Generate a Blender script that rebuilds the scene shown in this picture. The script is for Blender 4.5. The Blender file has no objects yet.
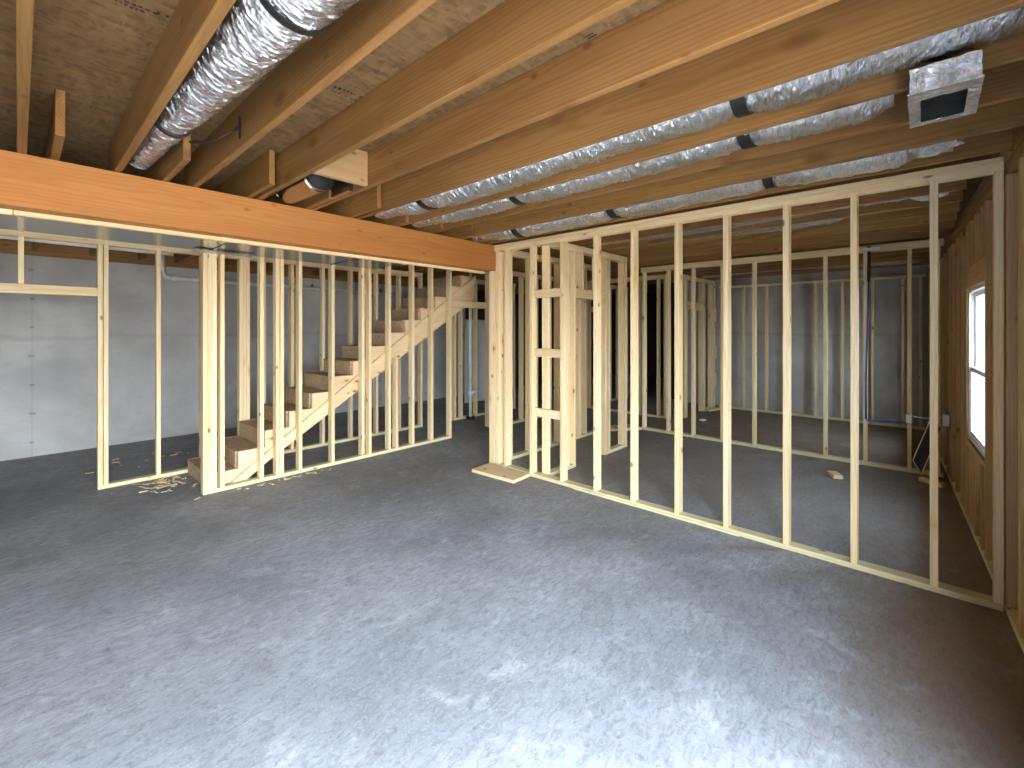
import bpy, bmesh, math, random
from mathutils import Vector, Matrix, noise
random.seed(7)
SC = bpy.context.scene
COL = SC.collection
PI = math.pi

# ------------------------------------------------------------------ materials
def new_mat(name):
    m = bpy.data.materials.new(name); m.use_nodes = True
    nt = m.node_tree; nt.nodes.clear()
    out = nt.nodes.new('ShaderNodeOutputMaterial')
    b = nt.nodes.new('ShaderNodeBsdfPrincipled')
    nt.links.new(b.outputs[0], out.inputs[0])
    return m, nt, b

class G:
    """tiny node-graph helper"""
    def __init__(s, nt): s.nt = nt
    def n(s, t, **kw):
        x = s.nt.nodes.new(t)
        for k, v in kw.items(): setattr(x, k, v)
        return x
    def l(s, a, b): s.nt.links.new(a, b)
    def put(s, sock, v):
        if hasattr(v, 'links'): s.l(v, sock)
        else: sock.default_value = v
    def math(s, op, a, b=0.0, c=None, clamp=False):
        x = s.n('ShaderNodeMath', operation=op, use_clamp=clamp)
        s.put(x.inputs[0], a); s.put(x.inputs[1], b)
        if c is not None: s.put(x.inputs[2], c)
        return x.outputs[0]
    def vmath(s, op, a, b):
        x = s.n('ShaderNodeVectorMath', operation=op)
        s.put(x.inputs[0], a); s.put(x.inputs[1], b)
        return x.outputs[0]
    def mapr(s, v, a, b, c=0.0, d=1.0, smooth=True):
        x = s.n('ShaderNodeMapRange', interpolation_type='SMOOTHSTEP' if smooth else 'LINEAR')
        s.put(x.inputs[0], v); x.inputs[1].default_value = a; x.inputs[2].default_value = b
        x.inputs[3].default_value = c; x.inputs[4].default_value = d
        return x.outputs[0]
    def mix(s, f, a, b, mode='MIX'):
        x = s.n('ShaderNodeMix', data_type='RGBA', blend_type=mode)
        s.put(x.inputs[0], f)
        s.put(x.inputs[6], a if hasattr(a, 'links') else (*a, 1)); s.put(x.inputs[7], b if hasattr(b, 'links') else (*b, 1))
        return x.outputs[2]
    def noise(s, v, scale, detail=3, rough=.55, dist=0.0, dim='3D'):
        x = s.n('ShaderNodeTexNoise', noise_dimensions=dim)
        s.put(x.inputs['Vector'], v); x.inputs['Scale'].default_value = scale
        x.inputs['Detail'].default_value = detail; x.inputs['Roughness'].default_value = rough
        x.inputs['Distortion'].default_value = dist
        return x.outputs[0]
    def vor(s, v, scale, feat='F1', rnd=1.0):
        x = s.n('ShaderNodeTexVoronoi', feature=feat)
        s.put(x.inputs['Vector'], v); x.inputs['Scale'].default_value = scale
        x.inputs['Randomness'].default_value = rnd
        return x
    def comb(s, x, y, z):
        c = s.n('ShaderNodeCombineXYZ'); s.put(c.inputs[0], x); s.put(c.inputs[1], y); s.put(c.inputs[2], z)
        return c.outputs[0]
    def bump(s, h, strength, dist, b):
        x = s.n('ShaderNodeBump'); x.inputs['Strength'].default_value = strength
        x.inputs['Distance'].default_value = dist
        s.l(h, x.inputs['Height']); s.l(x.outputs[0], b.inputs['Normal'])

def wood(name, light, dark, ring=.017, contrast=.345, tint=.12, rough=.62, knots=True, knotcol=(.16, .07, .025), fibre=.9):
    m, nt, b = new_mat(name); g = G(nt)
    tc = g.n('ShaderNodeTexCoord').outputs['Object']
    rnd = g.n('ShaderNodeObjectInfo').outputs['Random']
    r2 = g.math('FRACT', g.math('MULTIPLY', rnd, 37.31)); r3 = g.math('FRACT', g.math('MULTIPLY', rnd, 91.7))
    off = g.comb(g.math('MULTIPLY', rnd, 23.0), g.math('MULTIPLY_ADD', r2, .16, -.05), g.math('MULTIPLY_ADD', r3, .12, -.06))
    p = g.vmath('ADD', tc, off)
    sep = g.n('ShaderNodeSeparateXYZ'); g.l(p, sep.inputs[0])
    px, py, pz = sep.outputs
    stretched = g.vmath('MULTIPLY', p, (1.1, 5.0, 5.0))
    w1 = g.math('MULTIPLY_ADD', g.noise(stretched, .9, 2), .075, -.0375)
    w2 = g.math('MULTIPLY_ADD', g.noise(g.vmath('ADD', stretched, (7.3, 2.1, 5.5)), .9, 2), .075, -.0375)
    yy = g.math('ADD', py, w1); zz = g.math('ADD', pz, w2)
    r = g.math('SQRT', g.math('ADD', g.math('MULTIPLY', yy, yy), g.math('MULTIPLY', zz, zz)))
    ph = g.math('FRACT', g.math('DIVIDE', r, ring))
    band = g.mapr(g.math('PINGPONG', ph, .5), .18, .5)
    fib = g.noise(g.vmath('MULTIPLY', p, (3.0, 90.0, 90.0)), 1.0, 4, .6)
    big = g.noise(g.vmath('MULTIPLY', p, (.8, 7.0, 7.0)), 1.0, 3)
    f = g.math('ADD', g.math('MULTIPLY', band, contrast), g.math('MULTIPLY', g.math('SUBTRACT', fib, .46), fibre), clamp=True)
    col = g.mix(f, light, dark)
    col = g.mix(g.mapr(big, .35, .7, 0, .45), col, dark)
    if knots:
        v = g.vor(g.vmath('MULTIPLY', p, (4.2, 8.0, 8.0)), 1.0)
        sel = g.n('ShaderNodeSeparateColor'); g.l(v.outputs['Color'], sel.inputs[0])
        keep = g.math('GREATER_THAN', sel.outputs[0], .50)
        k = g.math('MULTIPLY', g.mapr(v.outputs['Distance'], .05, .15, 1, 0), keep)
        col = g.mix(g.math('MULTIPLY', k, .85), col, knotcol)
        vb = g.vor(g.vmath('MULTIPLY', g.vmath('ADD', p, (3.3, .9, 1.7)), (2.3, 5.0, 5.0)), 1.0)
        sb = g.n('ShaderNodeSeparateColor'); g.l(vb.outputs['Color'], sb.inputs[0])
        kb = g.math('GREATER_THAN', sb.outputs[1], .48)
        wv = g.math('ADD', vb.outputs['Distance'], g.math('MULTIPLY_ADD', fib, .08, -.04))
        halo = g.math('MULTIPLY', g.mapr(wv, .06, .26, .75, 0), kb)
        core = g.math('MULTIPLY', g.mapr(wv, .03, .085, .9, 0), kb)
        col = g.mix(halo, col, dark)
        col = g.mix(core, col, knotcol)
    hsv = g.n('ShaderNodeHueSaturation'); g.l(col, hsv.inputs['Color'])
    g.l(g.math('MULTIPLY_ADD', r2, tint * 2, 1 - tint), hsv.inputs['Value'])
    g.l(g.math('MULTIPLY_ADD', r3, .009, .4985), hsv.inputs['Hue'])
    g.l(hsv.outputs[0], b.inputs['Base Color'])
    b.inputs['Roughness'].default_value = rough
    b.inputs['Specular IOR Level'].default_value = .3
    g.bump(fib, .12, .002, b)
    return m

def osb(name, c1, c2, c3, scale=1.0):
    m, nt, b = new_mat(name); g = G(nt)
    tc = g.n('ShaderNodeTexCoord').outputs['Object']
    col = None
    warp = g.n('ShaderNodeTexNoise'); g.l(tc, warp.inputs['Vector']); warp.inputs['Scale'].default_value = 5
    tw = g.vmath('ADD', tc, g.vmath('MULTIPLY', warp.outputs[1], (.1, .1, .1)))
    va = g.vor(g.vmath('MULTIPLY', tw, (14 * scale, 55 * scale, 30)), 1.0)
    vb = g.vor(g.vmath('MULTIPLY', tw, (50 * scale, 16 * scale, 30)), 1.0)
    sa = g.n('ShaderNodeSeparateColor'); g.l(va.outputs['Color'], sa.inputs[0])
    sb = g.n('ShaderNodeSeparateColor'); g.l(vb.outputs['Color'], sb.inputs[0])
    big = g.noise(tc, 2.5, 3)
    col = g.mix(sa.outputs[0], c1, c2)
    col = g.mix(g.math('MULTIPLY', sb.outputs[0], .55), col, c3)
    fine = g.noise(g.vmath('MULTIPLY', tc, (30, 120, 60)), 1.0, 3)
    col = g.mix(g.mapr(fine, .5, .75, 0, .35), col, c2)
    col = g.mix(g.mapr(big, .4, .7, 0, .3), col, c2)
    g.l(col, b.inputs['Base Color'])
    b.inputs['Roughness'].default_value = .75
    g.bump(va.outputs['Distance'], .15, .004, b)
    return m

def concrete_floor():
    m, nt, b = new_mat('poured_concrete_floor'); g = G(nt)
    tc = g.n('ShaderNodeTexCoord').outputs['Object']
    n1 = g.noise(tc, .9, 6, .66, .3)
    n2 = g.noise(tc, 4.5, 8, .68, .8)
    n3 = g.noise(g.vmath('ADD', tc, (3, 9, 1)), 2.0, 8, .7, 1.5)
    n4 = g.noise(tc, 75, 4, .75)
    n5 = g.noise(g.vmath('MULTIPLY', g.vmath('ADD', tc, (2, 4, 1)), (1.4, 3.2, 1)), 5.0, 5, .75, 2.0)
    n7 = g.noise(g.vmath('ADD', tc, (5, 5, 5)), 34.0, 4, .7, .8)
    n6 = g.noise(g.vmath('MULTIPLY', tc, (1.0, 2.6, 1)), 13.0, 6, .75, 1.0)
    col = g.mix(g.mapr(n1, .32, .68), (.235, .24, .252), (.365, .375, .395))
    col = g.mix(g.mapr(n2, .5, .72, 0, .6), col, (.47, .48, .50))
    col = g.mix(g.mapr(n3, .50, .74, 0, .38), col, (.165, .16, .158))
    col = g.mix(g.mapr(n5, .60, .74, 0, .5), col, (.13, .122, .115))
    col = g.mix(g.mapr(n6, .40, .66, 0, .6), col, (.15, .148, .147))
    col = g.mix(g.mapr(n4, .52, .72, 0, .5), col, (.46, .47, .49))
    col = g.mix(g.mapr(n7, .56, .70, 0, .55), col, (.12, .118, .115))
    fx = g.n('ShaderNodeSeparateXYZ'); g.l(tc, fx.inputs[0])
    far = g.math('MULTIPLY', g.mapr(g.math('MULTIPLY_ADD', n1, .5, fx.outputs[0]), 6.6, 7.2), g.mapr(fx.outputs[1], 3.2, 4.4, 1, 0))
    edge = g.math('MULTIPLY', g.mapr(g.math('MULTIPLY_ADD', n2, .9, fx.outputs[1]), .35, 1.0, 1, 0), g.mapr(fx.outputs[0], 1.6, 3.0))  # warm bounce and shade by the right wall, put into the colour
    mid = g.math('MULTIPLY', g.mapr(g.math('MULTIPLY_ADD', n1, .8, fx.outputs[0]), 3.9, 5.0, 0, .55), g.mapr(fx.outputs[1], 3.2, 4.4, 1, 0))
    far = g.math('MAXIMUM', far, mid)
    brown_tone = g.math('MULTIPLY', g.math('MAXIMUM', far, g.math('MULTIPLY', edge, .8)), g.mapr(n2, .25, .6, .5, .95))  # browner floor in the back rooms and along the right wall
    col = g.mix(brown_tone, col, (.24, .165, .105))
    g.l(col, b.inputs['Base Color'])
    g.l(g.mapr(n2, .3, .7, .62, .82), b.inputs['Roughness'])
    b.inputs['Specular IOR Level'].default_value = .25
    h = g.math('ADD', g.math('MULTIPLY', n2, .6), g.math('MULTIPLY', n4, .25))
    g.bump(h, .25, .01, b)
    return m

def concrete_wall():
    m, nt, b = new_mat('poured_concrete_wall'); g = G(nt)
    tc = g.n('ShaderNodeTexCoord').outputs['Object']
    sep = g.n('ShaderNodeSeparateXYZ'); g.l(tc, sep.inputs[0])
    n1 = g.noise(tc, 1.2, 5, .6, .4); n2 = g.noise(g.vmath('MULTIPLY', tc, (1, 1, 3)), 4, 6, .65)
    col = g.mix(g.mapr(n1, .3, .7), (.40, .39, .38), (.54, .535, .52))
    col = g.mix(g.mapr(n2, .52, .75, 0, .35), col, (.33, .31, .29))
    # form-tie marks in upright rows where the form panels met
    hx = g.math('ADD', sep.outputs[0], sep.outputs[1])
    dx = g.math('ABSOLUTE', g.math('SUBTRACT', g.math('FRACT', g.math('MULTIPLY_ADD', hx, 1 / 2.44, .07)), .5))
    dz = g.math('ABSOLUTE', g.math('SUBTRACT', g.math('FRACT', g.math('DIVIDE', sep.outputs[2], .36)), .5))
    wob = g.math('MULTIPLY', g.noise(tc, 25, 3), .03)
    dot = g.math('MULTIPLY', g.math('LESS_THAN', dx, g.math('SUBTRACT', wob, .004)), g.math('LESS_THAN', dz, g.math('ADD', wob, .018)))
    seam = g.mapr(dx, .0, .006, .5, 0)
    lift = g.mapr(g.math('ABSOLUTE', g.math('SUBTRACT', g.math('ADD', sep.outputs[2], g.math('MULTIPLY', n1, .3)), 1.65)), 0, .05, .35, 0)
    col = g.mix(g.math('MULTIPLY', dot, .6), col, (.18, .17, .16))
    col = g.mix(g.math('MULTIPLY', seam, .5), col, (.26, .25, .24))
    col = g.mix(lift, col, (.33, .30, .26))
    g.l(col, b.inputs['Base Color']); b.inputs['Roughness'].default_value = .85
    g.bump(n2, .2, .006, b)
    return m

def metal(name, col, rough, bumps=None, tint=None):
    m, nt, b = new_mat(name); g = G(nt)
    b.inputs['Metallic'].default_value = 1
    b.inputs['Roughness'].default_value = rough
    tc = g.n('ShaderNodeTexCoord').outputs['Object']
    n = g.noise(tc, 9, 4)
    g.l(g.mix(g.mapr(n, .3, .7), tuple(c * .88 for c in col), col), b.inputs['Base Color'])
    if bumps:
        v = g.vor(g.vmath('MULTIPLY', tc, bumps[0]), 1.0)
        n2 = g.noise(g.vmath('MULTIPLY', tc, bumps[0]), 1.7, 5, .7, 1.2)
        h = g.math('ADD', g.math('MULTIPLY', v.outputs['Distance'], .5), n2)
        g.bump(h, bumps[1], bumps[2], b)
    return m

def plain(name, col, rough=.6, var=.12, spec=.4):
    m, nt, b = new_mat(name); g = G(nt)
    tc = g.n('ShaderNodeTexCoord').outputs['Object']
    n = g.noise(tc, 14, 4)
    g.l(g.mix(g.mapr(n, .3, .7), tuple(c * (1 - var) for c in col), tuple(min(1, c * (1 + var)) for c in col)), b.inputs['Base Color'])
    b.inputs['Roughness'].default_value = rough; b.inputs['Specular IOR Level'].default_value = spec
    return m

M = {}
M['stud'] = wood('pine_stud', (.90, .735, .475), (.74, .49, .225), ring=.016, contrast=.45, tint=.09)
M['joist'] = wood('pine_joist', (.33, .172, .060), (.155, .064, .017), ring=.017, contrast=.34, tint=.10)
M['framing'] = wood('shaded_framing', (.56, .37, .18), (.36, .205, .08), ring=.015, contrast=.4, tint=.08)  # stud pine darkened: dim light on the outside wall put into the colour
M['treated'] = wood('treated_plate', (.78, .70, .44), (.60, .52, .28), ring=.016, contrast=.5, tint=.06)
M['beam'] = wood('orange_beam', (.55, .238, .072), (.40, .145, .036), ring=.019, contrast=.36, tint=.03, knotcol=(.40, .11, .02))
M['stairw'] = wood('stair_lumber', (.84, .65, .42), (.66, .43, .22), ring=.016, contrast=.45, tint=.07)
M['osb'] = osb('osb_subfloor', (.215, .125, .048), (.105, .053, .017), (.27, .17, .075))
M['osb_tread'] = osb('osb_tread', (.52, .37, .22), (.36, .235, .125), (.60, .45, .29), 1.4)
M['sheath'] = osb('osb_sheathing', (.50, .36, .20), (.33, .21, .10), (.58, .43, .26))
M['ply'] = wood('plywood', (.46, .31, .16), (.36, .225, .105), ring=.05, contrast=.4, tint=.04)
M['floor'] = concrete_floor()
M['cwall'] = concrete_wall()
M['foil'] = metal('silver_foil', (.76, .775, .80), .15, ((16, 46, 16), .7, .014))
M['tape'] = metal('foil_tape', (.92, .92, .93), .16, ((14, 14, 14), .7, .04))
M['galv'] = metal('galvanised_sheet', (.47, .48, .47), .20, ((3, 3, 3), .05, .02))
M['black'] = plain('black_tape', (.012, .012, .013), .5)
M['dark'] = plain('mouth_shade', (.02, .022, .024), .7)  # near-black: the darkness inside duct openings as a colour
M['pvc'] = plain('white_pvc', (.80, .79, .76), .35, .04)
M['blue'] = plain('blue_pex', (.05, .07, .45), .35, .06)
M['white'] = plain('white_vinyl', (.82, .83, .84), .35, .03)
M['panel'] = plain('pale_panel', (.70, .73, .74), .5, .05)
M['board_shade'] = plain('dark_board_and_shade', (.035, .024, .018), .7)  # leaning panel's own colour; also painted darkness of the back rooms
M['ink'] = plain('ink', (.03, .025, .02), .8)
M['dirt'] = plain('bare_dirt', (.50, .40, .30), .95, .2)
M['nail'] = metal('steel', (.5, .5, .5), .35)
def glass():
    m, nt, b = new_mat('window_glass')
    nt.nodes.remove(b)
    g = G(nt); out = [n for n in nt.nodes if n.type == 'OUTPUT_MATERIAL'][0]
    t = g.n('ShaderNodeBsdfTransparent'); t.inputs[0].default_value = (.66, .68, .68, 1); gl = g.n('ShaderNodeBsdfGlossy'); gl.inputs['Roughness'].default_value = .02
    mx = g.n('ShaderNodeMixShader'); mx.inputs[0].default_value = .07
    g.l(t.outputs[0], mx.inputs[1]); g.l(gl.outputs[0], mx.inputs[2]); g.l(mx.outputs[0], out.inputs[0])
    return m
M['glass'] = glass()

# ------------------------------------------------------------------ object helpers
ORG = {}
def thing(name, label, cat, loc=(0, 0, 0), rotz=0.0, group=None, local=False):
    o = bpy.data.objects.new(name, None); COL.objects.link(o)
    o.empty_display_size = .1
    o.location = loc; o.rotation_euler = (0, 0, rotz)
    o['label'] = label; o['category'] = cat; o['kind'] = 'thing'
    if group: o['group'] = group
    ORG[o.name] = Vector((0, 0, 0)) if local else Vector(loc)
    return o
def tag(o, label, cat, group=None, kind='thing'):
    o['label'] = label; o['category'] = cat; o['kind'] = kind
    if group: o['group'] = group
    return o
def link(name, me, mat, parent=None, smooth=False):
    if mat is not None and not me.materials: me.materials.append(mat)
    if smooth:
        for p in me.polygons: p.use_smooth = True
    o = bpy.data.objects.new(name, me); COL.objects.link(o)
    if parent is not None: o.parent = parent
    return o
MESHES = {}
def box_mesh(L, a, b, mat, bev=.003):
    key = (round(L, 4), round(a, 4), round(b, 4), mat.name)
    if key in MESHES: return MESHES[key]
    bm = bmesh.new(); bmesh.ops.create_cube(bm, size=1)
    bmesh.ops.scale(bm, vec=(L, a, b), verts=bm.verts)
    w = min(bev, .2 * min(L, a, b))
    bmesh.ops.bevel(bm, geom=list(bm.edges), offset=w, segments=1, affect='EDGES')
    me = bpy.data.meshes.new('lumber'); bm.to_mesh(me); bm.free(); me.materials.append(mat)
    MESHES[key] = me
    return me
def lum(name, parent, xr, yr, zr, mat, bev=.003, axis=None):
    """a squared board between the given limits; its grain runs along its longest side (or along axis)"""
    c = Vector(((xr[0] + xr[1]) / 2, (yr[0] + yr[1]) / 2, (zr[0] + zr[1]) / 2))
    d = (abs(xr[1] - xr[0]), abs(yr[1] - yr[0]), abs(zr[1] - zr[0]))
    ax = axis if axis is not None else d.index(max(d))
    if ax == 0: me = box_mesh(d[0], d[1], d[2], mat, bev); rot = (0, 0, 0)
    elif ax == 1: me = box_mesh(d[1], d[0], d[2], mat, bev); rot = (0, 0, PI / 2)
    else: me = box_mesh(d[2], d[1], d[0], mat, bev); rot = (0, -PI / 2, 0)
    o = bpy.data.objects.new(name, me); COL.objects.link(o)
    o.rotation_euler = rot
    if parent is not None:
        o.parent = parent; c = c - ORG[parent.name]
    o.location = c
    return o
def boxes(name, lst, mat, parent=None):
    """several boxes as one setting mesh (a wall with openings)"""
    bm = bmesh.new()
    for (x0, x1), (y0, y1), (z0, z1) in lst:
        r = bmesh.ops.create_cube(bm, size=1)
        bmesh.ops.scale(bm, vec=(x1 - x0, y1 - y0, z1 - z0), verts=r['verts'])
        bmesh.ops.translate(bm, vec=((x0 + x1) / 2, (y0 + y1) / 2, (z0 + z1) / 2), verts=r['verts'])
    me = bpy.data.meshes.new(name); bm.to_mesh(me); bm.free()
    return link(name, me, mat, parent)
def struct(o):
    o['kind'] = 'structure'; return o
def tube_mesh(name, path, rad, seg=16, cap=True, wob=0.0, seed=0, sx=1.0, fold=0.0, crinkle=0.0):
    """tube along a list of points; rad is a number or a list; wob crumples it, fold adds ring folds"""
    bm = bmesh.new(); rings = []
    n = len(path); P = [Vector(p) for p in path]
    up0 = Vector((0, 0, 1))
    for i, p in enumerate(P):
        t = (P[min(i + 1, n - 1)] - P[max(i - 1, 0)]).normalized()
        up = up0 if abs(t.z) < .95 else Vector((1, 0, 0))
        s = t.cross(up).normalized(); u = s.cross(t).normalized()
        r = rad[i] if isinstance(rad, (list, tuple)) else rad
        ring = []
        for k in range(seg):
            a = 2 * PI * k / seg
            rr = r
            if wob:
                q = Vector((i * .55 + seed * 13.1, math.cos(a) * 2.2, math.sin(a) * 2.2))
                rr *= 1 + wob * noise.noise(q) + wob * .6 * noise.noise(q * 2.3)
            if crinkle:
                q = Vector((p.y * 26, math.cos(a + p.y * .7) * 1.3 + seed * 7, math.sin(a + p.y * .7) * 1.3))
                rr += crinkle * (noise.noise(q) + .8 * (.35 - abs(noise.noise(q * 2.1))) + .45 * noise.noise(q * 4.3))
            if fold: rr *= 1 + fold * noise.noise(Vector((i * .9, seed, math.cos(a) * .5)))
            ring.append(bm.verts.new(p + s * math.cos(a) * rr * sx + u * math.sin(a) * rr))
        rings.append(ring)
    for i in range(n - 1):
        for k in range(seg):
            bm.faces.new((rings[i][k], rings[i][(k + 1) % seg], rings[i + 1][(k + 1) % seg], rings[i + 1][k]))
    if cap:
        bm.faces.new(list(reversed(rings[0]))); bm.faces.new(rings[-1])
    bmesh.ops.recalc_face_normals(bm, faces=bm.faces)
    me = bpy.data.meshes.new(name); bm.to_mesh(me); bm.free()
    return me
def tube(name, path, rad, mat, parent=None, **kw):
    if parent is not None: path = [Vector(p) - ORG[parent.name] for p in path]
    return link(name, tube_mesh(name, path, rad, **kw), mat, parent, smooth=True)
def hollow_ring(name, c, axis, r, thick, length, mat, parent, sx=1.0):
    """a band around a pipe"""
    bm = bmesh.new(); seg = 28
    ax = Vector(axis).normalized(); s = ax.cross(Vector((0, 0, 1))).normalized(); u = s.cross(ax)
    prof = [(r, -length / 2), (r + thick, -length / 2), (r + thick, length / 2), (r, length / 2)]
    V = []
    cc = Vector(c) - ORG[parent.name]
    for k in range(seg):
        a = 2 * PI * k / seg
        V.append([bm.verts.new(cc + (s * math.cos(a) * sx + u * math.sin(a)) * rr + ax * h) for rr, h in prof])
    for k in range(seg):
        A, B = V[k], V[(k + 1) % seg]
        for j in range(4): bm.faces.new((A[j], A[(j + 1) % 4], B[(j + 1) % 4], B[j]))
    bmesh.ops.recalc_face_normals(bm, faces=bm.faces)
    me = bpy.data.meshes.new(name); bm.to_mesh(me); bm.free()
    return link(name, me, mat, parent, smooth=False)
def prism(name, pts, y0, y1, mat, parent=None, plane='xz'):
    """an outline in x,z pulled from y0 to y1"""
    bm = bmesh.new(); o = ORG[parent.name] if parent is not None else Vector((0, 0, 0))
    A = [bm.verts.new(Vector((x, y0, z)) - o) for x, z in pts]
    B = [bm.verts.new(Vector((x, y1, z)) - o) for x, z in pts]
    bm.faces.new(A); bm.faces.new(list(reversed(B)))
    n = len(pts)
    for i in range(n): bm.faces.new((A[i], B[i], B[(i + 1) % n], A[(i + 1) % n]))
    bmesh.ops.recalc_face_normals(bm, faces=bm.faces)
    me = bpy.data.meshes.new(name); bm.to_mesh(me); bm.free()
    return link(name, me, mat, parent)

T = .038           # lumber thickness
D = .089           # stud depth
ZP = 2.50          # underside of the top plates
ZJ = 2.581         # underside of the joists
ZS = 2.816         # underside of the subfloor
JN = lambda n: n * .4064 + .015

# ------------------------------------------------------------------ the setting
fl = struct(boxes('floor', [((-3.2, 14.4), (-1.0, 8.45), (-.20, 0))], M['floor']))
hx0, hx1, hy0, hy1 = 2.7, 5.25, 5.235, 6.04     # stairwell opening in the floor above
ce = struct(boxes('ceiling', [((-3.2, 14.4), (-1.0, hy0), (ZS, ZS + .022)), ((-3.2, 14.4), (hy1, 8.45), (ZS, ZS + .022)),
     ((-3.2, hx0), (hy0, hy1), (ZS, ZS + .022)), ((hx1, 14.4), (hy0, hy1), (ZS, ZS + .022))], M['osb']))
struct(boxes('trim_stairwell', [((hx0 - .05, hx0), (hy0 - .05, hy1 + .05), (ZS + .023, 4.9)), ((hx1, hx1 + .05), (hy0 - .05, hy1 + .05), (ZS + .023, 4.9)),
     ((hx0, hx1), (hy0 - .05, hy0), (ZS + .023, 4.9)), ((hx0, hx1), (hy1, hy1 + .05), (ZS + .023, 4.9)),
     ((hx0 - .05, hx1 + .05), (hy0 - .05, hy1 + .05), (4.9, 4.95))], M['ply']))
struct(boxes('wall_back', [((-3.2, 14.4), (8.25, 8.45), (0, 2.52))], M['cwall']))
struct(boxes('trim_back', [((-3.2, 14.4), (8.26, 8.45), (2.521, ZS - .001))], M['joist']))
struct(boxes('wall_far', [((9.86, 10.06), (-1.0, 4.1), (0, 2.52)), ((9.86, 10.06), (-1.0, 4.1), (2.521, ZS - .001))], M['cwall']))
struct(boxes('trim_shade', [((7.35, 14.18), (8.235, 8.249), (0, 2.56))], M['board_shade']))  # added dark sheet: gloom of the back room put into its colour
struct(boxes('wall_far_hall', [((14.2, 14.4), (4.2, 8.25), (0, ZS - .001)), ((10.061, 14.2), (4.1, 4.3), (0, ZS - .001))], M['board_shade']))  # walls coloured near-black to paint in the darkness of the hall
struct(boxes('wall_left', [((-3.2, -3.0), (-1.0, 8.25), (0, ZS - .001))], M['cwall']))

# outside wall on the right: turned a little, with the doorway the daylight comes through, and a window
RW = math.radians(2.88); RO = (3.78, -.34, 0)
DOOR = (-5.2, -2.35, 0.04, 2.10)       # along the wall, from the wall frame's origin
WIN = (.68, 1.55, .70, 1.93)
def sheath(a, b, z0, z1): return ((a, b), (-.112, -.091), (z0, z1))
wr = struct(boxes('wall_right', [sheath(-7.2, DOOR[0], .0, ZS), sheath(DOOR[0], DOOR[1], DOOR[3], ZS), sheath(DOOR[1], WIN[0], 0, ZS),
     sheath(WIN[0], WIN[1], 0, WIN[2]), sheath(WIN[0], WIN[1], WIN[3], ZS), sheath(WIN[1], 3.84, 0, ZS), sheath(3.84, 4.6, 0, .70), sheath(3.84, 4.6, 1.93, ZS), sheath(4.6, 6.14, 0, ZS)], M['sheath']))
wr.location = RO; wr.rotation_euler = (0, 0, RW)
gr = struct(boxes('ground_outside', [((-30, 40), (-40, -1.0), (-.30, -.12))], M['dirt']))

# window in the right wall: frame, two sashes, panes
def wframe(name, a, b, z0, z1, y0, y1, t, parent):
    return boxes(name, [((a, a + t), (y0, y1), (z0, z1)), ((b - t, b), (y0, y1), (z0, z1)), ((a + t, b - t), (y0, y1), (z0, z0 + t)), ((a + t, b - t), (y0, y1), (z1 - t, z1))], M['white'], parent)
def window(name, a, b, z0, z1, zm=1.27):
    w = bpy.data.objects.new(name, None); COL.objects.link(w); w.location = RO; w.rotation_euler = (0, 0, RW); w['kind'] = 'structure'
    ORG[name] = Vector((0, 0, 0))
    wframe('window_frame', a, b, z0, z1, -.112, -.012, .030, w)
    s1 = wframe('sash', a + .031, b - .031, zm - .02, z1 - .031, -.075, -.048, .036, w)
    s2 = wframe('sash', a + .031, b - .031, z0 + .031, zm + .02, -.046, -.020, .036, w)
    boxes('pane', [((a + .067, b - .067), (-.064, -.060), (zm + .016, z1 - .067))], M['glass'], s1)
    boxes('pane', [((a + .067, b - .067), (-.035, -.031), (z0 + .067, zm - .016))], M['glass'], s2)
window('window_1', *WIN)
window('window_added', 3.85, 4.59, .70, 1.93)  # hidden window, added to brighten the far room
# doorway frame behind the camera
dw = bpy.data.objects.new('door_1', None); COL.objects.link(dw); dw.location = RO; dw.rotation_euler = (0, 0, RW); dw['kind'] = 'structure'
ORG['door_1'] = Vector((0, 0, 0))
boxes('door_frame', [((DOOR[0], DOOR[0] + .04), (-.112, -.03), (.0, DOOR[3])), ((DOOR[1] - .04, DOOR[1]), (-.112, -.03), (.0, DOOR[3])),
     ((DOOR[0] + .04, DOOR[1] - .04), (-.112, -.03), (DOOR[3] - .04, DOOR[3])), ((DOOR[0] + .04, DOOR[1] - .04), (-.112, -.03), (.0, .03))], M['white'], dw)

# ------------------------------------------------------------------ support beam
be = thing('support_beam', 'long orange timber support beam carrying the joists across the left of the ceiling', 'beam', (.4, 3.72, 2.282))
for k in range(3):
    lum('beam_ply', be, (-3.0, 3.79), (3.72 + k * .0445, 3.72 + k * .0445 + .044), (2.282, 2.58), M['beam'], .002)

for a, b in ((-3.0, -.02), (-.018, 1.02), (1.022, 2.6), (2.602, 3.74)):
    lum('nailer_strip', be, (a, b), (3.856, 3.894), (2.256, 2.40), M['stud'], .003)
# ------------------------------------------------------------------ joists
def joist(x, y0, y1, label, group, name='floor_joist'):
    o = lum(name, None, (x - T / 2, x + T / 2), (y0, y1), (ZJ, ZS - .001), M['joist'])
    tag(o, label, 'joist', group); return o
G1 = 'joists over the open room'
near = {0: 'floor joist at the far left end of the ceiling, seen from straight below',
        1: 'floor joist along the left side of the fat silver duct',
        2: 'floor joist along the right side of the fat silver duct',
        3: 'floor joist at the left end of the short plywood blocking',
        4: 'floor joist at the right end of the short plywood blocking, no duct touching it',
        5: 'floor joist just left of the first silver duct, clear of the plywood blocking',
        6: 'floor joist running between the two silver ducts nearest the foil register box',
        7: 'floor joist right of the duct that ends at the foil register box',
        8: 'floor joist left of the silver duct nearest the open stud partition',
        9: 'floor joist lying just over the near edge of the open stud partition'}
for n in range(0, 10):
    joist(JN(n), -.36, 3.95 - .001, near[n], G1)
G2 = 'joists beyond the beam'
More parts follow.
